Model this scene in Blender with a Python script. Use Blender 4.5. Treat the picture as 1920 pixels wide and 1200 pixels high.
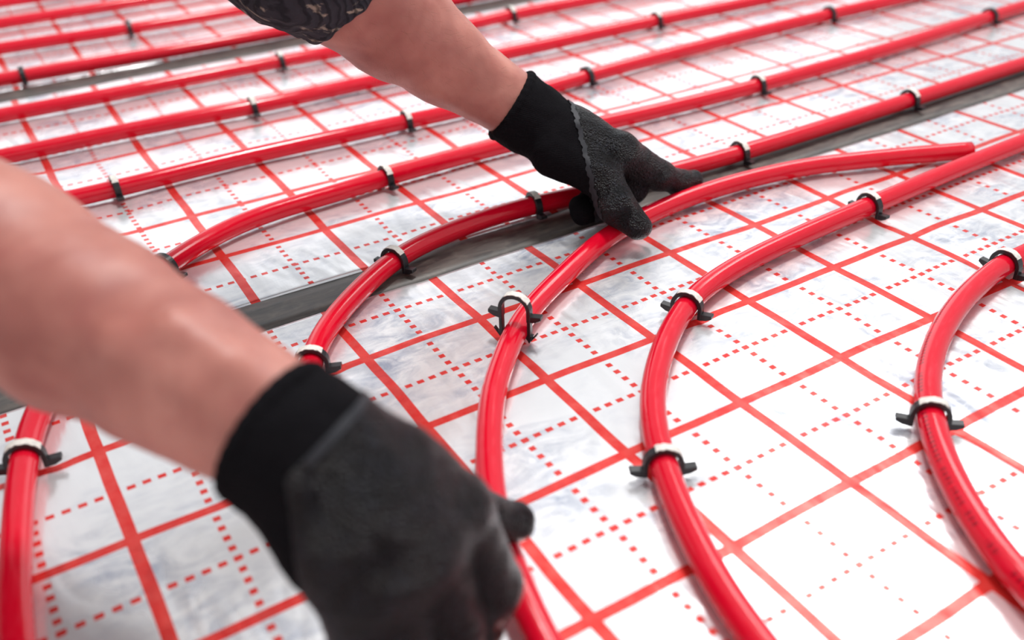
import bpy, bmesh, math, random
import numpy as np
from mathutils import Matrix, Vector, noise

random.seed(7)
rng = np.random.default_rng(7)
scene = bpy.context.scene
col = scene.collection
for o in list(bpy.data.objects):
    bpy.data.objects.remove(o)

# ------------------------------------------------------------------ camera, world, light, exposure
cam_data = bpy.data.cameras.new('camera')
cam_data.sensor_width = 36.0
cam_data.lens = 33.75
cam_data.clip_start = 0.02
cam_data.dof.use_dof = True
cam_data.dof.focus_distance = 0.80
cam_data.dof.aperture_fstop = 3.6
cam = bpy.data.objects.new('camera', cam_data)
col.objects.link(cam)
cam.matrix_world = Matrix(((0.853438, 0.301020, -0.425476, -0.210740), (-0.520330, 0.445102, -0.728794, -0.685319), (-0.030001, 0.843369, 0.536497, 0.418336), (0.000000, 0.000000, 0.000000, 1.000000)))
scene.camera = cam

world = bpy.data.worlds.new('world')
scene.world = world
world.use_nodes = True
bg = world.node_tree.nodes['Background']
bg.inputs['Color'].default_value = (0.93, 0.965, 1.0, 1)
bg.inputs['Strength'].default_value = 0.73

def area_light(name, loc, target, sx, sy, power, color):
    d = bpy.data.lights.new(name, 'AREA')
    d.shape = 'RECTANGLE'; d.size = sx; d.size_y = sy
    d.energy = power; d.color = color
    o = bpy.data.objects.new(name, d); col.objects.link(o)
    o.location = loc
    o.rotation_euler = (Vector(target) - Vector(loc)).to_track_quat('-Z', 'Y').to_euler()
    return o
# the big roof window the room is lit by, ahead and to the right of the camera
area_light('roof_window_light', (2.25, 0.80, 2.40), (0.15, -0.4, 0.0), 1.25, 0.95, 29.0, (1.0, 0.985, 0.965))
# the work lamp under the ceiling, almost straight above the hands
area_light('ceiling_work_light', (0.62, 0.40, 2.40), (0.0, -0.1, 0.0), 0.34, 0.34, 43.0, (1.0, 0.98, 0.955))
# a tall window in the far wall
area_light('far_window_light', (2.2, 4.2, 1.4), (0.3, 0.2, 0.1), 5.0, 1.8, 28.0, (0.96, 0.98, 1.0))

vs = scene.view_settings
vs.view_transform = 'Standard'
vs.look = 'None'
vs.exposure = 0.0
vs.gamma = 1.0
vs.use_curve_mapping = False

# ------------------------------------------------------------------ node helpers
class N:
    def __init__(self, name):
        self.m = bpy.data.materials.new(name)
        self.m.use_nodes = True
        self.t = self.m.node_tree
        self.b = self.t.nodes['Principled BSDF']
    def node(self, kind, **kw):
        n = self.t.nodes.new(kind)
        for k, v in kw.items():
            setattr(n, k, v)
        return n
    def put(self, sock, v):
        if hasattr(v, 'is_output') or isinstance(v, bpy.types.NodeSocket):
            self.t.links.new(v, sock)
        elif isinstance(v, (tuple, list)) and len(v) == 3 and sock.type == 'RGBA':
            sock.default_value = (*v, 1)
        else:
            sock.default_value = v
    def math(self, op, a, b=None, c=None):
        n = self.node('ShaderNodeMath', operation=op)
        self.put(n.inputs[0], a)
        if b is not None: self.put(n.inputs[1], b)
        if c is not None: self.put(n.inputs[2], c)
        return n.outputs[0]
    def mix(self, f, a, b):
        n = self.node('ShaderNodeMix', data_type='RGBA')
        self.put(n.inputs[0], f); self.put(n.inputs[6], a); self.put(n.inputs[7], b)
        return n.outputs[2]
    def lerp(self, f, a, b):
        n = self.node('ShaderNodeMix', data_type='FLOAT')
        self.put(n.inputs[0], f); self.put(n.inputs[2], a); self.put(n.inputs[3], b)
        return n.outputs[0]
    def ramp(self, f, lo, hi):
        n = self.node('ShaderNodeMapRange')
        self.put(n.inputs[0], f); n.inputs[1].default_value = lo; n.inputs[2].default_value = hi
        return n.outputs[0]
    def noise(self, vec, scale, detail=3, rough=0.5, dist=0.0):
        n = self.node('ShaderNodeTexNoise')
        if vec is not None: self.put(n.inputs['Vector'], vec)
        n.inputs['Scale'].default_value = scale; n.inputs['Detail'].default_value = detail
        n.inputs['Roughness'].default_value = rough; n.inputs['Distortion'].default_value = dist
        return n.outputs['Fac']
    def voronoi(self, vec, scale):
        n = self.node('ShaderNodeTexVoronoi')
        if vec is not None: self.put(n.inputs['Vector'], vec)
        n.inputs['Scale'].default_value = scale
        return n.outputs['Distance']
    def coord(self, which='Object'):
        return self.node('ShaderNodeTexCoord').outputs[which]
    def mapping(self, vec, loc=(0,0,0), rot=(0,0,0), scale=(1,1,1)):
        n = self.node('ShaderNodeMapping')
        self.put(n.inputs[0], vec)
        n.inputs[1].default_value = loc; n.inputs[2].default_value = rot; n.inputs[3].default_value = scale
        return n.outputs[0]
    def bump(self, h, strength, dist):
        n = self.node('ShaderNodeBump')
        n.inputs['Strength'].default_value = strength; n.inputs['Distance'].default_value = dist
        self.put(n.inputs['Height'], h)
        self.t.links.new(n.outputs[0], self.b.inputs['Normal'])
    def set(self, **kw):
        for k, v in kw.items():
            self.put(self.b.inputs[k.replace('_', ' ')], v)
        return self

# ------------------------------------------------------------------ materials
def foil_material(name, ox, oy, px, py):
    """metallised film with a printed red grid: solid lines every px/py, dashed lines half way"""
    n = N(name)
    p = n.coord()
    warp = n.node('ShaderNodeTexNoise'); n.put(warp.inputs['Vector'], p)
    warp.inputs['Scale'].default_value = 9.0; warp.inputs['Detail'].default_value = 1.0
    sub = n.node('ShaderNodeVectorMath', operation='SUBTRACT'); n.put(sub.inputs[0], warp.outputs['Color']); sub.inputs[1].default_value = (0.5, 0.5, 0.5)
    scl = n.node('ShaderNodeVectorMath', operation='SCALE'); n.put(scl.inputs[0], sub.outputs[0]); scl.inputs['Scale'].default_value = 0.006
    add = n.node('ShaderNodeVectorMath', operation='ADD'); n.put(add.inputs[0], p); n.put(add.inputs[1], scl.outputs[0])
    sep = n.node('ShaderNodeSeparateXYZ'); n.put(sep.inputs[0], add.outputs[0])
    x = n.math('SUBTRACT', sep.outputs[0], ox); y = n.math('SUBTRACT', sep.outputs[1], oy)
    def near(v, period, shift, half):      # 1 within `half` metres of a line
        f = n.math('FRACT', n.math('ADD', n.math('DIVIDE', v, period), shift))
        d = n.math('MULTIPLY', n.math('ABSOLUTE', n.math('SUBTRACT', f, 0.5)), period)
        return n.math('LESS_THAN', d, half)
    def dash(v, duty, ph):
        return n.math('LESS_THAN', n.math('FRACT', n.math('ADD', n.math('DIVIDE', v, 0.0100), ph)), duty)
    solid = n.math('MAXIMUM', near(x, px, 0.5, 0.0041), near(y, py, 0.5, 0.0038))
    d1 = n.math('MULTIPLY', near(x, px, 0.0, 0.0024), dash(y, 0.46, 0.27))
    d2 = n.math('MULTIPLY', near(y, py, 0.0, 0.0021), dash(x, 0.56, 0.22))
    ink = n.math('MAXIMUM', solid, n.math('MAXIMUM', d1, d2))
    # worn ink, cloudy grey-blue scuffs and dust
    streak = n.noise(n.mapping(p, rot=(0, 0, 0.5), scale=(6, 12, 1)), 5.0, 6, 0.65, 1.2)
    cloud = n.noise(p, 7.0, 4, 0.6, 0.5)
    fine = n.noise(p, 90.0, 3, 0.6)
    dirt = n.math('MULTIPLY', n.ramp(streak, 0.41, 0.67), n.ramp(cloud, 0.40, 0.64))
    film = n.mix(dirt, (0.87, 0.875, 0.89), (0.37, 0.41, 0.51))
    inkcol = n.mix(n.ramp(fine, 0.35, 0.75), (0.76, 0.040, 0.035), (0.80, 0.10, 0.085))
    inkcol = n.mix(n.math('MULTIPLY', dirt, 0.6), inkcol, (0.42, 0.03, 0.035))
    n.set(Base_Color=n.mix(ink, film, inkcol),
          Metallic=n.lerp(ink, 0.60, 0.50),
          Roughness=n.lerp(n.ramp(cloud, 0.3, 0.75), 0.18, 0.34),
          Specular_IOR_Level=0.35)
    w1 = n.noise(n.mapping(p, rot=(0, 0, 0.2), scale=(9.0, 2.6, 1)), 3.0, 2, 0.5, 0.6)
    w2 = n.noise(n.mapping(p, rot=(0, 0, -0.4), scale=(14, 5, 1)), 9.0, 3, 0.55)
    n.bump(n.math('ADD', w1, n.math('MULTIPLY', w2, 0.10)), 0.42, 0.006)
    return n.m

def pipe_material(name, lettering=False):
    n = N(name)
    uv = n.coord('UV')
    sep = n.node('ShaderNodeSeparateXYZ'); n.put(sep.inputs[0], uv)
    wear = n.noise(n.mapping(uv, scale=(16, 5, 1)), 3.0, 4, 0.6, 0.6)
    speck = n.noise(n.mapping(uv, scale=(160, 30, 1)), 4.0, 3, 0.6)
    c = n.mix(n.ramp(wear, 0.50, 0.80), (0.68, 0.003, 0.022), (0.73, 0.016, 0.042))
    c = n.mix(n.math('MULTIPLY', n.ramp(speck, 0.72, 0.86), 0.10), c, (0.86, 0.30, 0.31))
    if lettering:
        u, v = sep.outputs[0], sep.outputs[1]
        cell = n.math('LESS_THAN', n.math('FRACT', n.math('DIVIDE', u, 0.0042)), 0.62)
        glyph = n.math('GREATER_THAN', n.noise(n.mapping(uv, scale=(900, 150, 1)), 1.0, 1, 0.5), 0.49)
        word = n.math('GREATER_THAN', n.noise(n.mapping(uv, scale=(55, 0.0, 1)), 1.0, 0, 0.5), 0.44)
        band = n.math('LESS_THAN', n.math('ABSOLUTE', n.math('SUBTRACT', v, 0.375)), 0.034)
        t = n.math('MULTIPLY', n.math('MULTIPLY', cell, glyph), n.math('MULTIPLY', word, band))
        c = n.mix(n.math('MULTIPLY', t, 0.92), c, (0.06, 0.003, 0.008))
    n.set(Base_Color=c, Roughness=n.lerp(n.ramp(wear, 0.4, 0.8), 0.10, 0.22), Specular_IOR_Level=0.45,
          Subsurface_Weight=0.10, Subsurface_Radius=(0.004, 0.0008, 0.0008), Subsurface_Scale=1.0)
    n.bump(wear, 0.06, 0.0005)
    return n.m

def plain(name, color, rough, spec=0.5, bump=None, **kw):
    n = N(name)
    p = n.coord()
    f = n.noise(p, bump[0] if bump else 120.0, 3, 0.6)
    n.set(Base_Color=n.mix(n.ramp(f, 0.3, 0.7), tuple(c * 0.85 for c in color), tuple(min(1, c * 1.15) for c in color)),
          Roughness=rough, Specular_IOR_Level=spec, **kw)
    if bump: n.bump(f, bump[1], bump[2])
    return n.m

def strip_material():
    n = N('dark_joint_strip')
    p = n.coord()
    a = n.noise(n.mapping(p, scale=(3, 14, 1)), 8.0, 5, 0.65, 0.7)
    b = n.noise(p, 60.0, 4, 0.6)
    c = n.mix(n.ramp(a, 0.38, 0.70), (0.030, 0.027, 0.026), (0.120, 0.100, 0.085))
    c = n.mix(n.math('MULTIPLY', n.ramp(b, 0.55, 0.8), 0.5), c, (0.22, 0.19, 0.16))
    n.set(Base_Color=c, Roughness=n.lerp(a, 0.42, 0.62), Specular_IOR_Level=0.8)
    n.bump(b, 0.15, 0.0004)
    return n.m

def skin_material():
    n = N('skin')
    p = n.coord()
    big = n.noise(p, 16.0, 3, 0.55, 0.3)
    mid = n.noise(n.mapping(p, scale=(1, 1, 1)), 55.0, 4, 0.6)
    pore = n.noise(p, 700.0, 2, 0.5)
    c = n.mix(n.ramp(big, 0.33, 0.68), (0.34, 0.112, 0.090), (0.57, 0.245, 0.195))
    c = n.mix(n.math('MULTIPLY', n.ramp(mid, 0.5, 0.78), 0.45), c, (0.36, 0.100, 0.090))
    n.set(Base_Color=c, Roughness=0.46, Specular_IOR_Level=0.4,
          Subsurface_Weight=0.22, Subsurface_Radius=(0.010, 0.0035, 0.002), Subsurface_Scale=1.0)
    h = n.math('ADD', n.math('MULTIPLY', mid, 0.8), n.math('MULTIPLY', pore, 0.25))
    n.bump(h, 0.28, 0.0018)
    return n.m

def knit_material():
    n = N('black_knit')
    p = n.coord()
    w = n.node('ShaderNodeTexWave', wave_type='BANDS', bands_direction='DIAGONAL'); n.put(w.inputs['Vector'], p)
    w.inputs['Scale'].default_value = 260.0; w.inputs['Distortion'].default_value = 1.2
    f = n.noise(p, 900.0, 2, 0.5)
    n.set(Base_Color=n.mix(f, (0.003, 0.003, 0.004), (0.012, 0.011, 0.013)), Roughness=0.9, Specular_IOR_Level=0.05)
    n.bump(n.math('ADD', w.outputs['Fac'], f), 0.5, 0.0010)
    return n.m

def coating_material():
    n = N('crinkled_black_coating')
    p = n.coord()
    g = n.noise(p, 400.0, 4, 0.65, 0.4)
    h = n.noise(p, 90.0, 3, 0.55)
    v = n.voronoi(p, 650.0)
    c = n.mix(n.ramp(g, 0.46, 0.66), (0.001, 0.001, 0.002), (0.022, 0.024, 0.036))
    n.set(Base_Color=n.mix(n.ramp(h, 0.38, 0.62), c, (0.003, 0.003, 0.004)), Roughness=n.lerp(g, 0.20, 0.44), Specular_IOR_Level=0.32)
    n.bump(n.math('ADD', g, n.math('MULTIPLY', v, 0.8)), 1.0, 0.0034)
    return n.m

def sweater_material():
    n = N('flecked_dark_knit')
    p = n.coord()
    fleck = n.noise(n.mapping(p, rot=(0.4, 0.5, 0.8), scale=(1, 2.6, 1.4)), 34.0, 4, 0.62, 0.6)
    cloud = n.noise(p, 30.0, 3, 0.5)
    w = n.node('ShaderNodeTexWave', wave_type='BANDS', bands_direction='DIAGONAL'); n.put(w.inputs['Vector'], p)
    w.inputs['Scale'].default_value = 95.0; w.inputs['Distortion'].default_value = 2.5; w.inputs['Detail'].default_value = 2
    c = n.mix(cloud, (0.020, 0.021, 0.030), (0.055, 0.052, 0.062))
    c = n.mix(n.math('MULTIPLY', n.ramp(fleck, 0.56, 0.63), 0.9), c, (0.36, 0.30, 0.24))
    c = n.mix(n.math('MULTIPLY', n.ramp(w.outputs['Fac'], 0.55, 0.9), 0.7), c, (0.010, 0.010, 0.014))
    n.set(Base_Color=c, Roughness=0.85, Specular_IOR_Level=0.2)
    n.bump(w.outputs['Fac'], 0.6, 0.0018)
    return n.m

M_PIPE = pipe_material('red_pipe_plastic')
M_PIPE_TEXT = pipe_material('red_pipe_plastic_printed', True)
M_CLIP = plain('black_clip_plastic', (0.012, 0.012, 0.015), 0.34, 0.55, (260.0, 0.25, 0.0004))
M_TAPE = plain('white_magazine_tape', (0.72, 0.69, 0.64), 0.6, 0.3, (420.0, 0.5, 0.0006))
M_STRIP = strip_material()
M_SKIN = skin_material()
M_KNIT = knit_material()
M_COAT = coating_material()
M_COATEDGE = plain('smooth_grey_coating_edge', (0.024, 0.025, 0.031), 0.55, 0.3)
M_SWEATER = sweater_material()
M_TROUSER = plain('dark_work_trousers', (0.035, 0.038, 0.05), 0.85, 0.2, (300.0, 0.5, 0.001))
M_BOOT = plain('black_boot_leather', (0.02, 0.018, 0.017), 0.5, 0.4, (180.0, 0.4, 0.001))
M_HAIR = plain('brown_hair', (0.05, 0.03, 0.018), 0.6, 0.3, (200.0, 0.8, 0.003))
M_ARMHAIR = plain('fair_arm_hair', (0.22, 0.12, 0.075), 0.5, 0.3)
M_EYE = plain('eye_white', (0.75, 0.74, 0.72), 0.2)
M_PLASTER = plain('white_plaster', (0.76, 0.75, 0.73), 0.9, 0.2, (30.0, 0.3, 0.002))
M_CONCRETE = plain('concrete', (0.30, 0.29, 0.28), 0.85, 0.3, (40.0, 0.4, 0.003))

# ------------------------------------------------------------------ mesh helpers
def link(name, me, mat, parent=None, smooth=False):
    if smooth:
        me.polygons.foreach_set('use_smooth', np.ones(len(me.polygons), bool))
    me.materials.append(mat)
    o = bpy.data.objects.new(name, me)
    col.objects.link(o)
    o.parent = parent
    return o

def pydata(name, v, f):
    me = bpy.data.meshes.new(name)
    me.from_pydata([tuple(map(float, p)) for p in v], [], [tuple(map(int, q)) for q in f])
    me.update()
    return me

def tag(o, label, cat, group=None, kind=None):
    if label: o['label'] = label
    if cat: o['category'] = cat
    if group: o['group'] = group
    if kind: o['kind'] = kind
    return o

def empty(name, loc=(0, 0, 0)):
    o = bpy.data.objects.new(name, None)
    o.empty_display_size = 0.01
    o.location = loc
    col.objects.link(o)
    return o

def resample(pts, step):
    """centripetal-like Catmull-Rom through pts, about `step` apart"""
    P = [np.array(p, float) for p in pts]
    P = [2 * P[0] - P[1]] + P + [2 * P[-1] - P[-2]]
    out = []
    for i in range(1, len(P) - 2):
        p0, p1, p2, p3 = P[i - 1:i + 3]
        L = np.linalg.norm(p2 - p1)
        def kn(a, b): return max(1e-6, np.linalg.norm(b - a) ** 0.5)
        t0 = 0; t1 = t0 + kn(p0, p1); t2 = t1 + kn(p1, p2); t3 = t2 + kn(p2, p3)
        n = max(2, int(L / step))
        for k in range(n):
            t = t1 + (t2 - t1) * k / n
            a1 = (t1 - t) / (t1 - t0) * p0 + (t - t0) / (t1 - t0) * p1
            a2 = (t2 - t) / (t2 - t1) * p1 + (t - t1) / (t2 - t1) * p2
            a3 = (t3 - t) / (t3 - t2) * p2 + (t - t2) / (t3 - t2) * p3
            b1 = (t2 - t) / (t2 - t0) * a1 + (t - t0) / (t2 - t0) * a2
            b2 = (t3 - t) / (t3 - t1) * a2 + (t - t1) / (t3 - t1) * a3
            out.append((t2 - t) / (t2 - t1) * b1 + (t - t1) / (t2 - t1) * b2)
    out.append(P[-2])
    out = np.array(out)
    for _ in range(6):
        out[1:-1] = 0.25 * out[:-2] + 0.5 * out[1:-1] + 0.25 * out[2:]
    return out

# ------------------------------------------------------------------ floor, foil sheets, joint strips
R_PIPE = 0.0092
Z_PIPE = 0.0099

PIPES = {
 'a': [(-0.9, 1.262), (0.3, 1.262), (1.6, 1.262), (2.6, 1.262)],
 'b': [(-0.9, 1.112), (0.1, 1.110), (1.6, 1.105), (2.6, 1.105)],
 'c': [(-0.9, 0.950), (-0.1307, 0.9537), (0.0577, 0.9418), (0.2817, 0.9375), (0.7, 0.942), (1.6, 0.945), (2.6, 0.945)],
 'd': [(-0.9, 0.785), (-0.1509, 0.7884), (0.1165, 0.7768), (0.28, 0.775), (0.55, 0.775), (1.6, 0.78), (2.6, 0.78)],
 'e': [(-0.9, 0.634), (-0.1698, 0.6331), (-0.0414, 0.6309), (0.1931, 0.6307), (0.2803, 0.6271), (0.5135, 0.6326), (0.5745, 0.6392), (0.75, 0.638), (1.6, 0.638), (2.6, 0.64)],
 'f': [(-0.9, 0.488), (-0.1767, 0.4843), (-0.0514, 0.4840), (0.1017, 0.4727), (0.2214, 0.4734), (0.4740, 0.4716), (0.7393, 0.4733), (0.9640, 0.4663), (1.6, 0.47), (2.6, 0.47)],
 'g': [(-0.9, 0.325), (-0.1492, 0.3190), (-0.0949, 0.3185), (0.0474, 0.3210), (0.1555, 0.3167), (0.2373, 0.3138), (0.3115, 0.3107), (0.4431, 0.3151), (0.5050, 0.3215), (0.6744, 0.3329), (0.9653, 0.3399), (1.1159, 0.3382), (1.6, 0.345), (2.6, 0.345)],
 'h': [(-0.272, -1.2), (-0.272, -0.5), (-0.2690, -0.2486), (-0.2584, -0.1716), (-0.2431, -0.0948), (-0.2249, -0.0413), (-0.170, 0.050), (-0.0995, 0.1153), (-0.0672, 0.1377), (-0.0258, 0.1583), (0.0148, 0.1690), (0.0959, 0.1750), (0.1503, 0.1801), (0.3041, 0.1827), (0.4291, 0.1729), (0.5362, 0.1674), (0.6568, 0.1651), (0.8739, 0.1702), (1.1403, 0.1892), (1.2349, 0.1958), (1.6, 0.21), (2.6, 0.22)],
 'i': [(-0.105, -1.2), (-0.105, -0.6), (-0.093, -0.365), (-0.090, -0.27), (-0.070, -0.165), (-0.0431, -0.0973), (-0.0173, -0.0619), (0.0205, -0.0269), (0.0771, 0.0118), (0.1175, 0.0266), (0.1793, 0.0364), (0.2389, 0.0357), (0.2853, 0.0299), (0.4269, 0.0195), (0.4916, 0.0172), (0.7620, 0.0207), (0.9890, 0.0263), (1.5, 0.03), (2.6, 0.04)],
 'j': [(-0.055, -1.2), (-0.050, -0.55), (-0.0343, -0.3956), (-0.0258, -0.3572), (-0.0060, -0.3041), (0.0251, -0.2456), (0.0539, -0.2028), (0.0773, -0.1763), (0.1015, -0.1511), (0.1207, -0.1344), (0.1454, -0.1178), (0.1738, -0.1018), (0.2595, -0.0588), (0.3431, -0.0399), (0.4140, -0.0361), (0.5123, -0.0477), (0.5808, -0.0709), (0.6252, -0.0886), (0.6899, -0.1171)],
 'k': [(0.045, -1.2), (0.048, -0.6), (0.0591, -0.4558), (0.0794, -0.3864), (0.1044, -0.3299), (0.1369, -0.2780), (0.1893, -0.2260), (0.2485, -0.1869), (0.3087, -0.1677), (0.4027, -0.1553), (0.5005, -0.1485), (0.6266, -0.1402), (0.7553, -0.1348), (1.2, -0.12), (2.6, -0.12)],
 'l': [(0.185, -1.2), (0.188, -0.62), (0.2058, -0.5119), (0.2404, -0.4429), (0.2842, -0.3900), (0.3354, -0.3492), (0.4161, -0.3105), (0.5039, -0.2892), (0.5316, -0.2889), (0.75, -0.275), (1.2, -0.27), (2.6, -0.27)],
}
PATH = {k: resample([(x, y, Z_PIPE) for x, y in v], 0.008) for k, v in PIPES.items()}
# the loose pipe is lifted a little where the gloved fist holds it
jp = PATH['j']
jp[:, 2] += 0.006 * np.exp(-((jp[:, 1] + 0.36) / 0.05) ** 2)

# clips: pipe, nearest floor point, carries tape, label
CLIPS = [
 ('c', (0.0577, 0.9418), 0, 'small blurred black clip highest at upper left, on third pipe from the top'),
 ('d', (-0.1221, 0.7839), 0, 'blurred black clip near left edge just above the far grey joint strip'),
 ('e', (0.1931, 0.6307), 1, 'blurred black clip just below the sleeve hem and the far grey strip'),
 ('e', (0.5778, 0.6446), 1, 'blurred black clip at the top edge right of the bare upper forearm'),
 ('f', (0.1010, 0.4709), 1, 'black clip below the sleeve, second clip down from the hem'),
 ('f', (0.7393, 0.4733), 1, 'blurred black clip at top edge, on the pipe passing above the raised wrist'),
 ('g', (-0.0954, 0.3189), 1, 'black taped clip at far left, a little above the near forearm'),
 ('g', (0.2373, 0.3138), 1, 'black clip below the middle of the far forearm'),
 ('g', (0.5062, 0.3233), 0, 'black clip right beside the far knit cuff, upper right of it'),
 ('g', (0.9653, 0.3399), 0, 'small black clip at top edge, left of the top right corner clip'),
 ('h', (0.1503, 0.1801), 1, 'black taped clip left of the far glove, middle of the gently bending pipe'),
 ('h', (0.6543, 0.1644), 1, 'black clip right of the far glove, above the pipe along the dark strip'),
 ('h', (1.1403, 0.1892), 0, 'black clip nearest the top right corner'),
 ('h', (-0.0976, 0.1175), 0, 'bare black clip touching the upper outline of the near forearm'),
 ('i', (0.2382, 0.0347), 1, 'black taped clip touching the dark strip just left of the far glove'),
 ('i', (0.4897, 0.0168), 1, 'black taped clip right of the far pointing finger, beside dark strip'),
 ('i', (0.7625, 0.0203), 1, 'black taped clip farthest right on the pipe along the dark strip'),
 ('i', (0.0767, 0.0120), 1, 'black clip with ragged cream tape lying across the near dark strip'),
 ('i', (-0.0428, -0.0975), 1, 'black clip with white tape just above the near glove cuff'),
 ('i', (-0.093, -0.382), 1, 'black taped clip hidden almost wholly under the near fist at bottom edge'),
 ('k', (0.5005, -0.1485), 1, 'black taped clip just below the cut end of the loose pipe'),
 ('k', (0.2444, -0.1891), 1, 'black taped clip right of the upright loose clip'),
 ('k', (0.1025, -0.3274), 1, 'black taped clip low centre right, white tape on top, at pipe bend'),
 ('l', (0.5046, -0.2897), 1, 'black taped clip at right edge, upper one on the rightmost curved pipe'),
 ('l', (0.2858, -0.3883), 1, 'black taped clip on rightmost curved pipe, lower of its two'),
 ('h', (-0.2431, -0.0922), 1, 'black taped clip at left edge below the near forearm'),
]
CLIP_POSE = []
for k, (cx, cy), tape, lab in CLIPS:
    P = PATH[k]
    i = int(np.argmin((P[:, 0] - cx) ** 2 + (P[:, 1] - cy) ** 2))
    i = min(max(i, 1), len(P) - 2)
    t = P[i + 1] - P[i - 1]
    CLIP_POSE.append((P[i].copy(), math.atan2(t[1], t[0])))

def spaced(lo, hi, fine_lo, fine_hi, fine, coarse):
    a = list(np.arange(lo, fine_lo, coarse)) if fine_lo > lo else []
    b = list(np.arange(max(lo, fine_lo), min(hi, fine_hi), fine))
    c = list(np.arange(fine_hi, hi, coarse)) if fine_hi < hi else []
    xs = sorted(set(np.round(a + b + c + [lo, hi], 5)))
    return np.array([x for i, x in enumerate(xs) if i == 0 or x - xs[i - 1] > 1e-4])

WAVES = [(rng.uniform(0, 2 * math.pi), rng.normal(0, 1, 2), rng.uniform(0, 6.28)) for _ in range(18)]
def foil_height(X, Y):
    h = np.zeros_like(X)
    for i, (a, _, ph) in enumerate(WAVES):
        wl = 0.05 + 0.014 * i
        kx, ky = math.cos(a) * 6.283 / wl, math.sin(a) * 6.283 / wl
        h += 0.00010 * (wl / 0.12) * np.sin(kx * X + ky * Y + ph + 1.5 * np.sin(X * 7 + Y * 5 + i))
    h = np.tanh(h / 0.0012) * 0.0009 - 0.0009
    for (c, ang) in CLIP_POSE:
        tx, ty = math.cos(ang), math.sin(ang)
        dx, dy = X - c[0], Y - c[1]
        w = dx * tx + dy * ty
        u = np.abs(-dx * ty + dy * tx)
        h -= 0.0016 * np.exp(-(w / 0.007) ** 2) * np.exp(-((u - 0.014) / 0.010) ** 2)
        sp = 0.006 + 0.20 * np.clip(u - 0.012, 0, 1)
        h -= 0.0011 * np.exp(-((w) / sp) ** 2) * np.clip((u - 0.010) / 0.01, 0, 1) * np.exp(-np.clip(u - 0.02, 0, 1) / 0.03)
    return h

def foil_sheet(y0, y1, mat, label):
    xs = spaced(-2.25, 2.8, -0.42, 1.5, 0.006, 0.03)
    ys = spaced(y0, y1, max(y0, -0.62), min(y1, 1.3), 0.006, 0.03)
    X, Y = np.meshgrid(xs, ys)
    H = foil_height(X, Y)
    nx, ny = len(xs), len(ys)
    top = np.stack([X, Y, H], -1).reshape(-1, 3)
    i = np.arange(nx * ny).reshape(ny, nx)
    F = np.stack([i[:-1, :-1], i[:-1, 1:], i[1:, 1:], i[1:, :-1]], -1).reshape(-1, 4)
    rim = np.concatenate([i[0, :], i[1:, -1], i[-1, -2::-1], i[-2:0:-1, 0]])
    low = top[rim].copy(); low[:, 2] = -0.02
    n0 = len(top); m = len(rim)
    side = [(rim[q], n0 + q, n0 + (q + 1) % m, rim[(q + 1) % m]) for q in range(m)]
    me = pydata('foil_sheet', np.concatenate([top, low]), list(map(tuple, F)) + side)
    o = link('foil_sheet', me, mat, smooth=True)
    return tag(o, label, 'foil sheet', 'grid-printed foil sheets')

def box_mesh(name, x0, x1, y0, y1, z0, z1):
    v = [(x, y, z) for z in (z0, z1) for y in (y0, y1) for x in (x0, x1)]
    f = [(0, 2, 3, 1), (4, 5, 7, 6), (0, 1, 5, 4), (2, 6, 7, 3), (0, 4, 6, 2), (1, 3, 7, 5)]
    return pydata(name, v, f)

fl = link('floor', box_mesh('floor', -2.4, 2.9, -2.4, 3.1, -0.12, -0.02), M_CONCRETE)
tag(fl, 'bare concrete floor under the foil sheets', None, kind='structure')
for nm, bx, lb in (('added_wall_left', (-2.38, -2.28, -2.38, 3.1, -0.02, 2.7), 'unseen plastered wall added on the left to block world light'),
                   ('added_wall_back', (-2.28, 2.9, -2.38, -2.28, -0.02, 2.7), 'unseen plastered wall added behind the camera to block world light')):
    tag(link(nm, box_mesh(nm, *bx), M_PLASTER), lb, None, kind='structure')  # both walls are unseen, added to block world light and bounce some back
Y_A0, Y_A1, Y_B0, Y_B1 = -0.017, 0.030, 0.722, 0.772
foil_sheet(-2.25, Y_A0, foil_material('foil_near', 0.0, 0.0, 0.1, 0.1), 'silver foil sheet with red printed grid, nearest, below the near dark strip')
foil_sheet(Y_A1, Y_B0, foil_material('foil_middle', 0.057, 0.126, 0.1012, 0.1035), 'silver foil sheet with red printed grid between the two dark strips')
foil_sheet(Y_B1, 3.0, foil_material('foil_far', -0.033, 0.865, 0.1025, 0.1035), 'blurred silver foil sheet with red grid beyond the far grey strip')
def joint_strip(y0, y1, label):
    xs = spaced(-2.25, 2.8, -0.42, 1.5, 0.02, 0.1)
    ys = np.linspace(y0 + 0.0004, y1 - 0.0004, 5)
    X, Y = np.meshgrid(xs, ys)
    H = -0.0013 + 0.0004 * np.sin(X * 31) * np.sin(Y * 160)
    top = np.stack([X, Y, H], -1).reshape(-1, 3)
    nx, ny = len(xs), len(ys)
    i = np.arange(nx * ny).reshape(ny, nx)
    F = np.stack([i[:-1, :-1], i[:-1, 1:], i[1:, 1:], i[1:, :-1]], -1).reshape(-1, 4)
    rim = np.concatenate([i[0, :], i[1:, -1], i[-1, -2::-1], i[-2:0:-1, 0]])
    low = top[rim].copy(); low[:, 2] = -0.02
    n0 = len(top); m = len(rim)
    side = [(rim[q], n0 + q, n0 + (q + 1) % m, rim[(q + 1) % m]) for q in range(m)]
    o = link('joint_strip', pydata('joint_strip', np.concatenate([top, low]), list(map(tuple, F)) + side), M_STRIP, smooth=True)
    tag(o, label, 'joint strip', 'dark strips between the foil sheets')
joint_strip(Y_A0, Y_A1, 'dark brown-grey joint strip running under the far gloved hand')
joint_strip(Y_B0, Y_B1, 'blurred grey joint strip across the top, under the sleeve hem')

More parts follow.
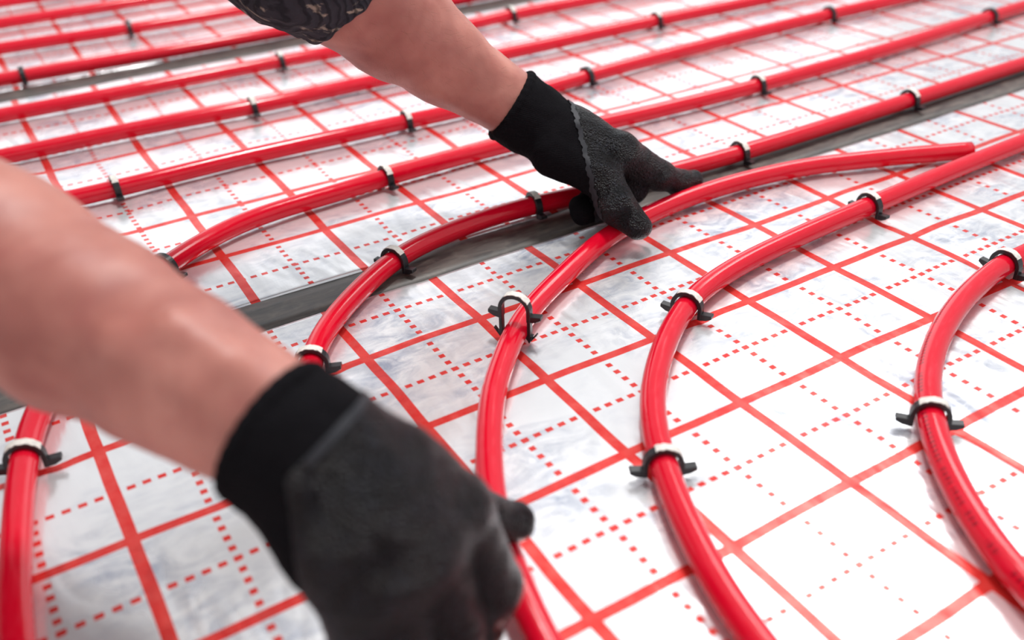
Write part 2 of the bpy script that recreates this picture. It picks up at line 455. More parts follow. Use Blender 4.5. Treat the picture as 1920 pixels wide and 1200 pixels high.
# ------------------------------------------------------------------ red heating pipes
def pipe_mesh(P, r=R_PIPE, ns=28, wall=0.002):
    n = len(P)
    T = np.gradient(P, axis=0)
    T /= np.linalg.norm(T, axis=1)[:, None]
    up = np.array([0, 0, 1.0])
    S = np.cross(T, up); S /= np.linalg.norm(S, axis=1)[:, None]
    U = np.cross(S, T)
    a = np.arange(ns) / ns * 2 * math.pi
    ring = P[:, None, :] + r * (np.cos(a)[None, :, None] * S[:, None, :] + np.sin(a)[None, :, None] * U[:, None, :])
    v = ring.reshape(-1, 3)
    i = np.arange(n * ns).reshape(n, ns)
    j = np.roll(i, -1, axis=1)
    F = [tuple(q) for q in np.stack([i[:-1], j[:-1], j[1:], i[1:]], -1).reshape(-1, 4)]
    extra = []
    nv = len(v)
    # cut ends: wall ring and a short bore
    for end, sgn in ((0, 1), (n - 1, -1)):
        c, s_, u_, t_ = P[end], S[end], U[end], T[end]
        for depth in (0.0, 0.02):
            extra.append(c + t_ * depth * sgn + (r - wall) * (np.cos(a)[:, None] * s_ + np.sin(a)[:, None] * u_))
        o0 = nv + (len(extra) - 2) * ns; o1 = o0 + ns
        for q in range(ns):
            q2 = (q + 1) % ns
            e0, e1 = i[end][q], i[end][q2]
            quad = [(e0, o0 + q, o0 + q2, e1), (o0 + q, o1 + q, o1 + q2, o0 + q2)]
            F += [tuple(reversed(x)) if end == n - 1 else x for x in quad]
        F.append(tuple(o1 + q for q in range(ns)))
    me = pydata('heating_pipe', np.concatenate([v] + extra), F)
    L = np.concatenate([[0], np.cumsum(np.linalg.norm(np.diff(P, axis=0), axis=1))])
    uv = me.uv_layers.new(name='UVMap')
    vi = np.empty(len(me.loops), np.int32); me.loops.foreach_get('vertex_index', vi)
    ring_i = np.clip(vi // ns, 0, n - 1); ang_i = (vi % ns) / ns
    # close the seam
    pol = np.empty(len(me.polygons), np.int32); me.polygons.foreach_get('loop_start', pol)
    tot = np.empty(len(me.polygons), np.int32); me.polygons.foreach_get('loop_total', tot)
    pid = np.repeat(np.arange(len(pol)), tot)
    mx = np.zeros(len(pol)); np.maximum.at(mx, pid, ang_i)
    ang_i = np.where((ang_i == 0) & (mx[pid] > 0.6), 1.0, ang_i)
    uv.data.foreach_set('uv', np.stack([L[ring_i], ang_i], -1).astype(np.float32).ravel())
    return me

PIPE_LABELS = {
 'a': 'red pipe cutting the extreme top left corner, first from top',
 'b': 'red pipe at upper left, second from the top left corner',
 'c': 'blurred red pipe third from the top left corner',
 'd': 'blurred red pipe along the far side of the far grey strip',
 'e': 'red straight pipe along the near side of the far grey strip',
 'f': 'red straight pipe crossing behind the middle of the far forearm',
 'g': 'red straight pipe emerging from behind the near forearm and passing behind the far knit cuff',
 'h': 'red pipe bending round under the near forearm and down the left edge',
 'i': 'red pipe lying along and then bending across the near dark strip',
 'j': 'loose red pipe held by both gloved hands, its cut end showing at right',
 'k': 'red curved pipe right of the held one, its bend fastened by three clips',
 'l': 'red curved pipe at the right edge with faint black lettering',
}
for k, P in PATH.items():
    o = link('heating_pipe', pipe_mesh(P), M_PIPE_TEXT if k == 'l' else M_PIPE, smooth=True)
    tag(o, PIPE_LABELS[k], 'pipe', 'red underfloor heating pipes')

# ------------------------------------------------------------------ pipe clips
def extrude_profile(name, pts, w):
    """closed 2-D outline (x,z) given a width w along y"""
    n = len(pts)
    v = [(x, -w / 2, z) for x, z in pts] + [(x, w / 2, z) for x, z in pts]
    f = [(q, (q + 1) % n, n + (q + 1) % n, n + q) for q in range(n)]
    bm = bmesh.new()
    bv = [bm.verts.new(p) for p in v]
    for q in f: bm.faces.new([bv[x] for x in q])
    bm.faces.new([bv[q] for q in range(n - 1, -1, -1)])
    bm.faces.new([bv[n + q] for q in range(n)])
    bmesh.ops.recalc_face_normals(bm, faces=bm.faces)
    bmesh.ops.bevel(bm, geom=[e for e in bm.edges if e.calc_face_angle(0) > 0.7], offset=0.0003, segments=1, affect='EDGES')
    me = bpy.data.meshes.new(name)
    bm.to_mesh(me); bm.free()
    return me

RI, RO = 0.0101, 0.0133
CW = 0.0066
def arc(r, a0, a1, n):
    return [(r * math.cos(a0 + (a1 - a0) * i / n), r * math.sin(a0 + (a1 - a0) * i / n)) for i in range(n + 1)]
arch_pts = [(RO, -0.0088)] + arc(RO, 0, math.pi, 18) + [(-RO, -0.0088), (-RI, -0.0088)] + arc(RI, math.pi, 0, 18) + [(RI, -0.0088)]
ME_ARCH = extrude_profile('arch', arch_pts, CW); ME_ARCH.materials.append(M_CLIP)
wing_pts = [(RO - 0.0006, -0.0088), (RO + 0.0040, -0.0080), (RO + 0.0086, -0.0054), (RO + 0.0084, -0.0024), (RO - 0.0006, -0.0032)]
ME_WING = extrude_profile('wing', wing_pts, CW * 0.94); ME_WING.materials.append(M_CLIP)
leg_pts = [(RO - 0.0002, -0.0086), (RO - 0.0002, -0.0215), (RO - 0.0012, -0.0228), (RI + 0.0002, -0.0215), (RI + 0.0002, -0.0086)]
ME_LEG = extrude_profile('leg', leg_pts, CW * 0.8); ME_LEG.materials.append(M_CLIP)
xm = (RI + RO) / 2
def barb_pts(s):
    return [(xm + s * 0.0004, -0.0262), (xm + s * 0.0058, -0.0190), (xm + s * 0.0066, -0.0198), (xm + s * 0.0014, -0.0268)] if s else \
           [(xm - 0.0030, -0.0215), (xm + 0.0030, -0.0215), (xm + 0.0008, -0.0275), (xm, -0.0285), (xm - 0.0008, -0.0275)]
ME_BARB = [extrude_profile('barb', [(xm + x - xm, z) for x, z in (barb_pts(1))], CW * 0.55),
           extrude_profile('barb', barb_pts(-1), CW * 0.55),
           extrude_profile('barb_tip', barb_pts(0), CW * 0.7)]
for m_ in ME_BARB: m_.materials.append(M_CLIP)

def tape_mesh(seed):
    r_ = random.Random(seed)
    a0 = math.radians(r_.uniform(28, 52)); a1 = math.radians(r_.uniform(112, 138))
    n = 12
    t0, t1 = RO + 0.00015, RO + 0.0006
    v = []; f = []
    for i in range(n + 1):
        a = a0 + (a1 - a0) * i / n
        y0 = -CW / 2 - 0.0003 + r_.uniform(0, 0.0013) * (0.3 + (i % 3) * 0.35)
        y1 = CW / 2 + 0.0002 - r_.uniform(0, 0.0008)
        for r in (t0, t1):
            for y in (y0, y1):
                v.append((r * math.cos(a), y, r * math.sin(a)))
    for i in range(n):
        b, c = i * 4, i * 4 + 4
        f += [(b + 2, c + 2, c + 3, b + 3), (b, b + 1, c + 1, c), (b, c, c + 2, b + 2), (b + 1, b + 3, c + 3, c + 1)]
    f += [(0, 2, 3, 1), (4 * n, 4 * n + 1, 4 * n + 3, 4 * n + 2)]
    me = pydata('tape', v, f)
    me.materials.append(M_TAPE)
    return me
TAPES = [tape_mesh(s) for s in range(6)]

def part(name, me, parent, mirror=False):
    o = bpy.data.objects.new(name, me)
    col.objects.link(o); o.parent = parent
    if mirror: o.rotation_euler = (0, 0, math.pi)
    return o

def make_clip(loc, ang, tape, label, full=False, idx=0):
    root = empty('pipe_clip', loc)
    root.rotation_euler = (0, 0, ang - math.pi / 2)     # local y runs along the pipe
    tag(root, label, 'pipe clip', 'black clips for the red pipes')
    part('arch', ME_ARCH, root)
    part('wing', ME_WING, root); part('wing', ME_WING, root, True)
    if full:
        for m in (False, True):
            lg = part('leg', ME_LEG, root, m)
            for b in ME_BARB:
                part(b.name.split('.')[0], b, lg)
    if tape:
        tp = part('tape', TAPES[idx % 6], root)
        tp['label'] = 'strip of whitish magazine tape'
    return root

for q, ((k, c, tape, lab), (pos, ang)) in enumerate(zip(CLIPS, CLIP_POSE)):
    make_clip((pos[0], pos[1], Z_PIPE), ang, tape, lab, idx=q)
mid = (np.array((0.1156, -0.1555, 0.0000)) + np.array((0.1014, -0.1322, 0.0000))) / 2
sd = np.array((0.1156, -0.1555, 0.0000)) - np.array((0.1014, -0.1322, 0.0000))
clip_up = make_clip((mid[0], mid[1], 0.0288), math.atan2(-0.80, 0.60) + math.pi / 2, 1,
          'upright loose clip with barbed legs straddling the held pipe, not pushed in', full=True, idx=3)

# ------------------------------------------------------------------ implicit surfaces for the person
def smin(a, b, k):
    h = np.clip(0.5 + 0.5 * (b - a) / k, 0, 1)
    return b + (a - b) * h - k * h * (1 - h)

def chain(*pr, k=0.004):
    """round cones through ((point), radius) pairs"""
    out = []
    for (p, r), (q, s) in zip(pr[:-1], pr[1:]):
        out.append((np.array(p, np.float32), r, np.array(q, np.float32), s, k))
    return out

def field(prims, P, cut=None):
    d = None
    for a, ra, b, rb, k in prims:
        ab = b - a
        L2 = max(float(ab @ ab), 1e-10)
        t = np.clip(((P - a) @ ab) / L2, 0, 1)
        q = P - a - t[:, None] * ab
        e = np.sqrt((q * q).sum(1)) - (ra + (rb - ra) * t)
        d = e if d is None else smin(d, e, k)
    if cut is not None:
        d = np.maximum(d, cut(P))
    return d

def implicit_mesh(prims, h, cut=None, smooth=2):
    pts = np.array([p for a, ra, b, rb, k in prims for p in (a - ra, a + ra, b - rb, b + rb)])
    lo = pts.min(0) - 4 * h; hi = pts.max(0) + 4 * h
    B = 8
    nb = np.ceil((hi - lo) / (h * B)).astype(int)
    n = nb * B
    G = np.ones(tuple(n), np.float32)
    bi = np.stack(np.meshgrid(*[np.arange(m) for m in nb], indexing='ij'), -1).reshape(-1, 3)
    ctr = (lo + (bi + 0.5) * h * B).astype(np.float32)
    dc = field(prims, ctr, cut)
    G.reshape(nb[0], B, nb[1], B, nb[2], B).transpose(0, 2, 4, 1, 3, 5)[...] = np.sign(dc).reshape(nb)[..., None, None, None]
    act = np.where(np.abs(dc) < h * B * 1.05 + 0.006)[0]
    off = np.stack(np.meshgrid(*[np.arange(B)] * 3, indexing='ij'), -1).reshape(-1, 3)
    for s in range(0, len(act), 400):
        blk = bi[act[s:s + 400]]
        ijk = (blk[:, None, :] * B + off[None]).reshape(-1, 3)
        G[ijk[:, 0], ijk[:, 1], ijk[:, 2]] = field(prims, (lo + ijk * h).astype(np.float32), cut)
    S = G < 0
    c = [S[dx:n[0] - 1 + dx, dy:n[1] - 1 + dy, dz:n[2] - 1 + dz] for dx in (0, 1) for dy in (0, 1) for dz in (0, 1)]
    anyc = c[0].copy(); allc = c[0].copy()
    for q in c[1:]:
        anyc |= q; allc &= q
    cells = np.argwhere(anyc & ~allc)
    ident = -np.ones(tuple(n), np.int32)
    ident[cells[:, 0], cells[:, 1], cells[:, 2]] = np.arange(len(cells))
    acc = np.zeros((len(cells), 3)); cnt = np.zeros(len(cells))
    corners = [(x, y, z) for x in (0, 1) for y in (0, 1) for z in (0, 1)]
    for i, p in enumerate(corners):
        for q in corners[i + 1:]:
            if sum(abs(a - b) for a, b in zip(p, q)) != 1: continue
            va = G[cells[:, 0] + p[0], cells[:, 1] + p[1], cells[:, 2] + p[2]]
            vb = G[cells[:, 0] + q[0], cells[:, 1] + q[1], cells[:, 2] + q[2]]
            m = (va < 0) != (vb < 0)
            t = va[m] / (va[m] - vb[m])
            acc[m] += np.array(p) + t[:, None] * (np.array(q) - np.array(p))
            cnt[m] += 1
    V = lo + (cells + acc / cnt[:, None]) * h
    faces = []
    for ax in range(3):
        u, w = (ax + 1) % 3, (ax + 2) % 3
        sl0 = [slice(1, n[i] - 1) for i in range(3)]; sl0[ax] = slice(0, n[ax] - 1)
        sl1 = list(sl0); sl1[ax] = slice(1, n[ax])
        s0, s1 = S[tuple(sl0)], S[tuple(sl1)]
        e = np.argwhere(s0 != s1)
        base = e.copy()
        for i in range(3):
            if i != ax: base[:, i] += 1
        flip = s0[e[:, 0], e[:, 1], e[:, 2]]
        def idx(du, dw):
            b = base.copy(); b[:, u] -= du; b[:, w] -= dw
            return ident[b[:, 0], b[:, 1], b[:, 2]]
        q = np.stack([idx(1, 1), idx(0, 1), idx(0, 0), idx(1, 0)], -1)
        q = np.where(flip[:, None], q, q[:, ::-1])
        faces.append(q)
    F = np.concatenate(faces)
    F = F[(F >= 0).all(1)]
    for _ in range(smooth):
        s_ = np.zeros_like(V); k_ = np.zeros(len(V))
        for a in range(4):
            b = (a + 1) % 4
            np.add.at(s_, F[:, a], V[F[:, b]]); np.add.at(k_, F[:, a], 1)
            np.add.at(s_, F[:, b], V[F[:, a]]); np.add.at(k_, F[:, b], 1)
        V = 0.5 * V + 0.5 * s_ / np.maximum(k_, 1)[:, None]
    return V, F

def vnormals(V, F):
    nrm = np.cross(V[F[:, 2]] - V[F[:, 0]], V[F[:, 3]] - V[F[:, 1]])
    out = np.zeros_like(V)
    for a in range(4): np.add.at(out, F[:, a], nrm)
    return out / np.maximum(np.linalg.norm(out, axis=1), 1e-12)[:, None]

def ruffle(V, F, amp, scale, stretch=None):
    nn = vnormals(V, F)
    W = V if stretch is None else V * np.array(stretch)
    d = np.array([noise.noise(Vector(p * scale)) + 0.5 * noise.noise(Vector(p * scale * 2.1)) for p in W])
    return V + nn * (d * amp)[:, None]

def compact(V, F):
    used = np.unique(F)
    m = -np.ones(len(V), int); m[used] = np.arange(len(used))
    return V[used], m[F]

def plane_cut(p, nrm):
    p = np.array(p, np.float32); nrm = np.array(nrm, np.float32); nrm = nrm / np.linalg.norm(nrm)
    return lambda P: (P - p) @ nrm      # keeps the side the normal points away from

# ------------------------------------------------------------------ the person's bare arms, neck and head
A = np.array
elL = A((0.0505, 0.0715, 0.2742)); shL = A((-0.165, 0.205, 0.47))
elR = A((-0.2699, -0.1396, 0.2366)); shR = A((-0.42, 0.0, 0.47))
armL = [((0.2474, 0.0371, 0.0910), 0.024), ((0.2286, 0.0559, 0.1092), 0.0285), ((0.2037, 0.0675, 0.1293), 0.0310), ((0.1732, 0.0793, 0.1548), 0.0375),
        ((0.1293, 0.0834, 0.1945), 0.0465), ((0.0906, 0.0794, 0.2330), 0.0500), (elL, 0.046), (shL, 0.056)]
armR = [((-0.1256, -0.3596, 0.1455), 0.022), ((-0.1354, -0.3458, 0.1564), 0.0280), ((-0.1472, -0.3241, 0.1616), 0.0310), ((-0.1621, -0.2951, 0.1669), 0.0355),
        ((-0.1918, -0.2426, 0.1773), 0.0430), ((-0.2175, -0.1965, 0.1916), 0.0475), (elR, 0.046), (shR, 0.056)]
neck0 = A((-0.325, 0.125, 0.52)); head = A((-0.225, 0.035, 0.650))
hf = A((0.55, -0.45, -0.70)); hf = hf / np.linalg.norm(hf)        # where the face looks
hs = np.cross(hf, A((0, 0, 1.0))); hs /= np.linalg.norm(hs)
hu = np.cross(hs, hf)
skin = []
skin += chain(*armL, k=0.012) + chain(*armR, k=0.012)
# wrist bones and tendons
skin += chain(((0.2138, 0.0525, 0.1077), 0.012), ((0.1504, 0.0668, 0.1513), 0.016), k=0.010)
skin += chain(((0.2201, 0.0569, 0.1279), 0.012), ((0.1791, 0.0684, 0.1670), 0.020), ((0.1546, 0.0774, 0.1971), 0.026), k=0.012)
skin += chain(((-0.1334, -0.3547, 0.1758), 0.0070), ((-0.1464, -0.3380, 0.1881), 0.0095), ((-0.1605, -0.3144, 0.1979), 0.012), k=0.008)
skin += chain(((-0.1469, -0.3559, 0.1671), 0.0070), ((-0.1581, -0.3405, 0.1792), 0.010), ((-0.1780, -0.3039, 0.1889), 0.014), k=0.008)
skin += chain(((-0.1317, -0.3325, 0.1681), 0.011), ((-0.1509, -0.3029, 0.1838), 0.016), ((-0.1726, -0.2502, 0.1916), 0.022), k=0.010)
skin += chain((shL, 0.06), (A((-0.31, 0.12, 0.49)), 0.075), (shR, 0.06), k=0.03)
skin += chain((A((-0.33, 0.14, 0.47)), 0.085), (neck0, 0.060), (head - 0.06 * hu, 0.052), k=0.02)
skin += chain((head + 0.035 * hu, 0.082), (head + 0.030 * hu - 0.035 * hf, 0.083), k=0.02)
skin += chain((head - 0.02 * hu + 0.03 * hf, 0.066), (head - 0.075 * hu + 0.045 * hf, 0.040), k=0.03)
skin += chain((head + 0.012 * hu + 0.098 * hf, 0.009), (head - 0.024 * hu + 0.118 * hf, 0.013), k=0.010)
for s in (-1, 1):
    skin += chain((head + 0.015 * hu + s * 0.082 * hs - 0.012 * hf, 0.012), (head - 0.030 * hu + s * 0.080 * hs - 0.008 * hf, 0.009), k=0.008)
    skin += chain((head - 0.058 * hu + 0.092 * hf, 0.008), (head - 0.058 * hu + 0.084 * hf + s * 0.022 * hs, 0.006), k=0.006)
V, F = implicit_mesh(skin, 0.0042, smooth=2)
V = ruffle(V, F, 0.0009, 45.0)
person = link('person', pydata('person', V, F), M_SKIN, smooth=True)
tag(person, 'kneeling person with bare forearms reaching in from the left, wearing black coated gloves', 'person')

# fine body hair on the far forearm
hv, hfc = [], []
wl, el_ = A((0.2286, 0.0559, 0.1092)), A((0.0906, 0.0794, 0.2330))
axl = el_ - wl; Ll = np.linalg.norm(axl); axl = axl / Ll
fc = V[F].mean(1); tt_ = (fc - wl) @ axl
rad = np.linalg.norm(fc - wl - tt_[:, None] * axl, axis=1)
pick = np.where((tt_ > 0.005) & (tt_ < Ll) & (rad < 0.07))[0]
fn = vnormals(V, F)
for q in range(900):
    f_ = F[pick[rng.integers(len(pick))]]
    w_ = rng.dirichlet((1, 1, 1, 1))
    p_ = (V[f_] * w_[:, None]).sum(0); n_ = fn[f_[0]]
    d_ = -axl * 0.8 + n_ * 0.45 + rng.normal(0, 0.35, 3); d_ /= np.linalg.norm(d_)
    L_ = rng.uniform(0.005, 0.011)
    s_ = np.cross(d_, n_); s_ = s_ / np.linalg.norm(s_) * 0.000045
    m_ = p_ + d_ * L_ * 0.55 + n_ * 0.0006; e_ = p_ + d_ * L_ - n_ * 0.0012
    b_ = len(hv)
    hv += [p_ - s_, p_ + s_, m_ + s_ * 0.8, m_ - s_ * 0.8, e_]
    hfc += [(b_, b_ + 1, b_ + 2, b_ + 3), (b_ + 3, b_ + 2, b_ + 4)]
ah = link('arm_hair', pydata('arm_hair', hv, hfc), M_ARMHAIR, person)
ah['kind'] = 'stuff'
for s in (-1, 1):
    c = head + 0.016 * hu + 0.076 * hf + s * 0.032 * hs
    bm = bmesh.new(); bmesh.ops.create_uvsphere(bm, u_segments=16, v_segments=10, radius=0.0125)
    bmesh.ops.translate(bm, verts=bm.verts, vec=Vector(c))
    me = bpy.data.meshes.new('eye'); bm.to_mesh(me); bm.free()
    link('eye', me, M_EYE, person, True)
hair = chain((head + 0.050 * hu - 0.012 * hf, 0.084), (head + 0.030 * hu - 0.045 * hf, 0.086), (head - 0.03 * hu - 0.055 * hf, 0.060), k=0.02)
V, F = implicit_mesh(hair, 0.006); V = ruffle(V, F, 0.004, 60.0)
link('hair', pydata('hair', V, F), M_HAIR, person, True)

# ------------------------------------------------------------------ clothes
hemp = A((0.0679, 0.0308, 0.2179)); hemn = A((0.1405, 0.0826, 0.1836)) - A((0.0903, 0.0790, 0.2322))
hemn = hemn / np.linalg.norm(hemn)
hemR = elR + 0.30 * (shR - elR); hemRn = elR - shR; hemRn = hemRn / np.linalg.norm(hemRn)
sleeveL = chain(((0.1312, 0.0822, 0.1944), 0.0490), ((0.0929, 0.0802, 0.2303), 0.0525), (elL + A((0, 0, -0.004)), 0.060), (shL, 0.078), k=0.02)
V, F = implicit_mesh(sleeveL + chain((shL, 0.08), (A((-0.31, 0.12, 0.48)), 0.09), k=0.03), 0.0036, cut=plane_cut(hemp, hemn))
sleeve_roll = []
ax1 = np.cross(hemn, A((0, 0, 1.0))); ax1 /= np.linalg.norm(ax1); ax2 = np.cross(hemn, ax1)
hem_c = A((0.0906, 0.0794, 0.2330)) + hemn * float((hemp - A((0.0906, 0.0794, 0.2330))) @ hemn)
V = ruffle(V, F, 0.0032, 42.0, (1, 1, 1))
torso = chain((shL, 0.078), (A((-0.31, 0.12, 0.47)), 0.10), (shR, 0.078), k=0.04)
torso += chain((A((-0.33, 0.13, 0.46)), 0.125), (A((-0.50, 0.26, 0.42)), 0.135), (A((-0.64, 0.36, 0.36)), 0.135), k=0.05)
torso += chain((elR, 0.060), (shR, 0.078), k=0.03)
cutR = plane_cut(hemR, hemRn)
def torso_cut(P):
    near = np.linalg.norm(P - elR.astype(np.float32), axis=1) < 0.17
    return np.where(near, cutR(P), -1.0)
V2, F2 = implicit_mesh(torso, 0.008, cut=torso_cut)
V2 = ruffle(V2, F2, 0.006, 14.0)
sweater = link('sweater', pydata('sweater', V2, F2), M_SWEATER, person, True)
sweater['label'] = 'dark sweater with tan flecks'
sl = link('sleeve', pydata('sleeve', V, F), M_SWEATER, sweater, True)
ringp = [hem_c + 0.0505 * (math.cos(t) * ax1 + math.sin(t) * ax2) - hemn * (0.001 + 0.002 * math.sin(3 * t)) for t in np.linspace(0, 2 * math.pi, 25)]
V, F = implicit_mesh(chain(*[(p, 0.0075 + 0.0014 * math.sin(i * 1.7)) for i, p in enumerate(ringp)], k=0.003), 0.0016)
link('sleeve_hem', pydata('sleeve_hem', V, F), M_SWEATER, sweater, True)

hipL, hipR = A((-0.585, 0.45, 0.33)), A((-0.695, 0.29, 0.33))
kneeL, kneeR = A((-0.42, 0.44, 0.095)), A((-0.58, 0.12, 0.095))
ankL, ankR = A((-0.80, 0.66, 0.085)), A((-0.94, 0.34, 0.085))
legs = chain((hipL, 0.125), (hipR, 0.125), k=0.04)
for hp, kn_, an in ((hipL, kneeL, ankL), (hipR, kneeR, ankR)):
    legs += chain((hp, 0.11), (kn_, 0.072), (0.6 * kn_ + 0.4 * an, 0.062), (an, 0.050), k=0.03)
V, F = implicit_mesh(legs, 0.009); V = ruffle(V, F, 0.006, 16.0)
link('trousers', pydata('trousers', V, F), M_TROUSER, person, True)
for an, kn_ in ((ankL, kneeL), (ankR, kneeR)):
    d = (an - kn_); d[2] = 0; d /= np.linalg.norm(d)
    V, F = implicit_mesh(chain((an - d * 0.03 , 0.050), (an + d * 0.03 + A((0, 0, 0.03)), 0.052), k=0.02)
                         + chain((an + d * 0.03, 0.045), (an + d * 0.06 + A((0, 0, -0.020)), 0.040), (an + d * 0.05 + A((0, 0, -0.032)), 0.034), k=0.02), 0.006)
    link('boot', pydata('boot', V, F), M_BOOT, person, True)

# ------------------------------------------------------------------ gloves
def make_glove(label, prims, cuff_p, cuff_n, cuff_c, cuff_r, coat_fn, h, edge_fn=lambda c: np.ones(len(c), bool)):
    V, F = implicit_mesh(prims, h, cut=plane_cut(cuff_p, cuff_n), smooth=2)
    V = ruffle(V, F, 0.0011, 60.0)
    def snap(level):       # slide vertices near the contour onto it, so the border runs clean
        e = 1e-5
        gv = coat_fn(V) - level
        gr = np.stack([(coat_fn(V + d) - level - gv) / e for d in np.eye(3) * e], -1)
        gr -= (gr * nn).sum(1)[:, None] * nn
        g2 = np.maximum((gr * gr).sum(1), 0.2)
        m = np.abs(gv) < h * 0.62
        V[m] -= (gr * (gv / g2)[:, None])[m]
    nn = vnormals(V, F)
    snap(0.0); snap(0.0042)
    g = coat_fn(V[F].mean(1))
    nn = vnormals(V, F)
    knit = F[g <= h]; coat = F[g > 0.0]; edge = F[(g > 0.0) & (g <= 0.0042) & edge_fn(V[F].mean(1))]
    kv, kf = compact(V, knit)
    root = link('glove', pydata('glove', kv, kf), M_KNIT, person, True)
    root['label'] = label
    cv, cf = compact(V + nn * 0.0007, coat)
    link('coating', pydata('coating', cv, cf), M_COAT, root, True)
    ev, ef = compact(V + nn * 0.0011, edge)
    link('coating_edge', pydata('coating_edge', ev, ef), M_COATEDGE, root, True)
    n_ = np.array(cuff_n) / np.linalg.norm(cuff_n)
    a1 = np.cross(n_, A((0.3, 0.2, 1.0))); a1 /= np.linalg.norm(a1); a2 = np.cross(n_, a1)
    ring = [np.array(cuff_c) + cuff_r * (math.cos(t) * a1 + math.sin(t) * a2) - n_ * 0.002 for t in np.linspace(0, 2 * math.pi, 29)]
    V, F = implicit_mesh(chain(*[(p, 0.0046) for p in ring], k=0.002), 0.0012)
    link('cuff_rim', pydata('cuff_rim', V, F), M_KNIT, root, True)
    return root

# far hand (left hand): index pointing along the pipe, thumb pressing it, other fingers tucked under
cL0 = A((0.2283, 0.0555, 0.1083)); cLn = A((0.1945, 0.0702, 0.1369)) - A((0.2590, 0.0277, 0.0819)); cLn /= np.linalg.norm(cLn)
LH = []
LH += chain(((0.2196, 0.0617, 0.1155), 0.0325), ((0.2313, 0.0529, 0.1053), 0.0325), ((0.2445, 0.0418, 0.0933), 0.0310), ((0.2678, 0.0096, 0.0773), 0.0285), ((0.2951, -0.0227, 0.0700), 0.0190), k=0.012)
LH += chain(((0.2561, 0.0509, 0.0832), 0.026), ((0.3085, -0.0069, 0.0592), 0.0185), k=0.012)
LH += chain(((0.2619, 0.0553, 0.0751), 0.024), ((0.3096, 0.0068, 0.0471), 0.0175), k=0.012)
LH += chain(((0.2603, 0.0530, 0.0708), 0.022), ((0.3005, 0.0115, 0.0405), 0.0160), k=0.012)
LH += chain(((0.2962, -0.0228, 0.0708), 0.0185), ((0.3419, -0.0243, 0.0379), 0.0137), ((0.3724, -0.0211, 0.0198), 0.0114), ((0.3930, -0.0187, 0.0170), 0.0094), k=0.006)
LH += chain(((0.2484, 0.0073, 0.0737), 0.0260), ((0.2687, -0.0346, 0.0572), 0.0175), ((0.2696, -0.0553, 0.0373), 0.0152), ((0.2786, -0.0767, 0.0227), 0.0125), k=0.008)
LH += chain(((0.3084, -0.0088, 0.0566), 0.0165), ((0.3160, -0.0221, 0.0277), 0.0125), ((0.2870, -0.0209, 0.0195), 0.0115), ((0.2576, -0.0224, 0.0183), 0.0108), k=0.003)
LH += chain(((0.3097, 0.0051, 0.0449), 0.0155), ((0.3150, -0.0042, 0.0234), 0.0120), ((0.2803, -0.0128, 0.0215), 0.0112), ((0.2592, -0.0149, 0.0204), 0.0105), k=0.003)
LH += chain(((0.3007, 0.0100, 0.0388), 0.0145), ((0.3013, 0.0032, 0.0226), 0.0110), ((0.2764, -0.0052, 0.0213), 0.0100), ((0.2610, -0.0096, 0.0216), 0.0095), k=0.003)
# creases: folds of the cuff, thumb-joint bulge
LH += chain(((0.2682, -0.0656, 0.0444), 0.0105), ((0.2604, -0.0645, 0.0398), 0.0100), k=0.006)
pA, pB = A((0.2682, 0.0174, 0.1125)), A((0.2503, -0.0465, 0.0487))
axis = A((0.2963, -0.0226, 0.0712)) - A((0.2445, 0.0418, 0.0933)); axis /= np.linalg.norm(axis)
ln = pB - pA; ln /= np.linalg.norm(ln)
nL = axis - (axis @ ln) * ln; nL /= np.linalg.norm(nL)
def coatL(c):
    wig = 0.0007 * np.sin((c @ ln) * 420) + 0.0004 * np.sin((c @ ln) * 1100)
    return (c - pA) @ nL + wig
make_glove('black glove with grey crinkled coating on thumb and pointing finger', LH, cL0, cLn, cL0, 0.0318, coatL, 0.0014)

# near hand (right hand): fist closed over the held pipe, thumb out on the far side
cR0 = A((-0.1364, -0.3456, 0.1558)); cRn = A((-0.1510, -0.3144, 0.1643)) - A((-0.1223, -0.3626, 0.1421)); cRn /= np.linalg.norm(cRn)
RH = []
RH += chain(((-0.1403, -0.3380, 0.1575), 0.0325), ((-0.1348, -0.3481, 0.1538), 0.0325), ((-0.1252, -0.3598, 0.1455), 0.0320), k=0.010)
RH += chain(((-0.1199, -0.3576, 0.1453), 0.0275), ((-0.0935, -0.3710, 0.1237), 0.0240), ((-0.0714, -0.3818, 0.1023), 0.0205), k=0.012)
RH += chain(((-0.1236, -0.3608, 0.1454), 0.0275), ((-0.1067, -0.3801, 0.1252), 0.0250), ((-0.0922, -0.3957, 0.1042), 0.0215), k=0.012)
RH += chain(((-0.1268, -0.3613, 0.1421), 0.0265), ((-0.1178, -0.3812, 0.1223), 0.0250), ((-0.1103, -0.4001, 0.1025), 0.0215), k=0.012)
RH += chain(((-0.1304, -0.3607, 0.1364), 0.0250), ((-0.1276, -0.3821, 0.1171), 0.0225), ((-0.1252, -0.3987, 0.1001), 0.0190), k=0.012)
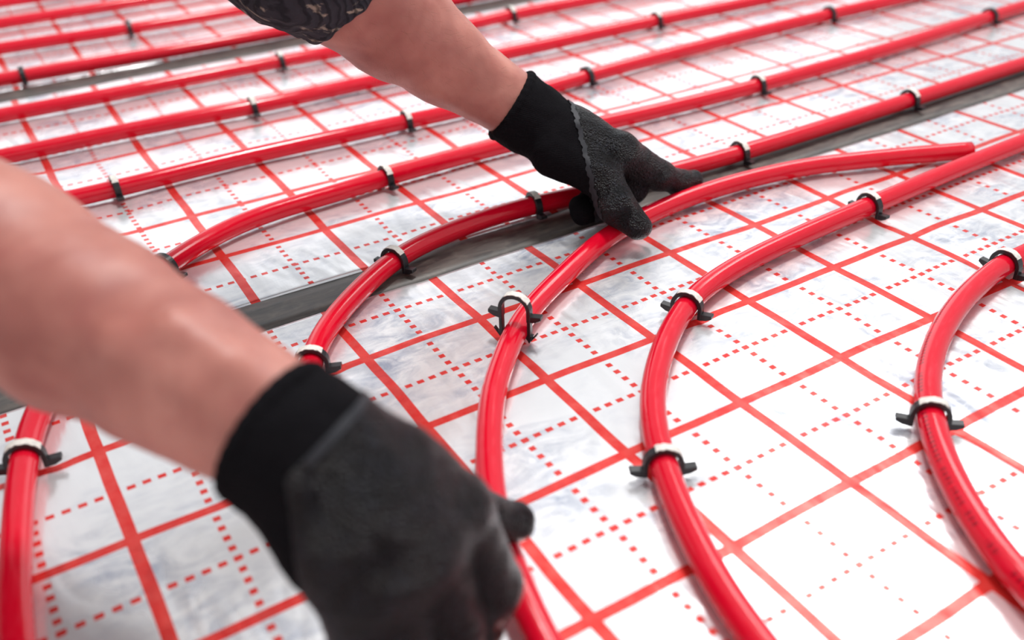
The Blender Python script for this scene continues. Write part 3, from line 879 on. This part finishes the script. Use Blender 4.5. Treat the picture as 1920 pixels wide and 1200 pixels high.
RH += chain(((-0.0708, -0.3828, 0.1014), 0.0190), ((-0.0593, -0.3917, 0.0538), 0.0170), ((-0.0663, -0.3894, 0.0271), 0.0140), ((-0.0692, -0.3809, 0.0233), 0.0118), k=0.004)
RH += chain(((-0.0925, -0.3961, 0.1034), 0.0195), ((-0.0871, -0.4037, 0.0565), 0.0168), ((-0.0905, -0.4061, 0.0356), 0.0135), ((-0.0918, -0.3974, 0.0352), 0.0115), k=0.004)
RH += chain(((-0.1106, -0.4006, 0.1017), 0.0195), ((-0.1100, -0.4063, 0.0571), 0.0165), ((-0.1115, -0.4117, 0.0411), 0.0135), ((-0.1094, -0.4038, 0.0424), 0.0115), k=0.004)
RH += chain(((-0.1255, -0.3991, 0.0993), 0.0185), ((-0.1281, -0.4046, 0.0600), 0.0160), ((-0.1275, -0.4073, 0.0419), 0.0130), ((-0.1223, -0.3998, 0.0413), 0.0115), k=0.004)
RH += chain(((-0.1036, -0.3484, 0.1222), 0.0230), ((-0.0652, -0.3437, 0.0844), 0.0180), ((-0.0348, -0.3416, 0.0462), 0.0130), ((-0.0136, -0.3432, 0.0329), 0.0108), k=0.008)
# palm filling
RH += chain(((-0.1131, -0.3536, 0.1076), 0.024), ((-0.0920, -0.3722, 0.0768), 0.022), k=0.015)
qA, qB = A((-0.1040, -0.3591, 0.1633)), A((-0.1378, -0.3751, 0.1557)); qC = A((-0.1451, -0.3911, 0.1059))
axr = A((-0.1010, -0.3844, 0.1127)) - A((-0.1293, -0.3566, 0.1466)); axr /= np.linalg.norm(axr)
l1 = qB - qA; l1 /= np.linalg.norm(l1); n1 = axr - (axr @ l1) * l1; n1 /= np.linalg.norm(n1)
l2 = qC - qB; l2 /= np.linalg.norm(l2); side = A((-0.1143, -0.3963, 0.1233)) - A((-0.1415, -0.3797, 0.1243))
n2 = side - (side @ l2) * l2; n2 /= np.linalg.norm(n2)
def coatR(c):
    return np.minimum((c - qA) @ n1, (c - qB) @ n2)
make_glove('black glove closed in a fist over the held pipe, dark grey coated back', RH, cR0, cRn, cR0, 0.0312, coatR, 0.0014, lambda c: ((c - qA) @ n1 <= (c - qB) @ n2) & ((c - qB) @ l1 < 0.0))
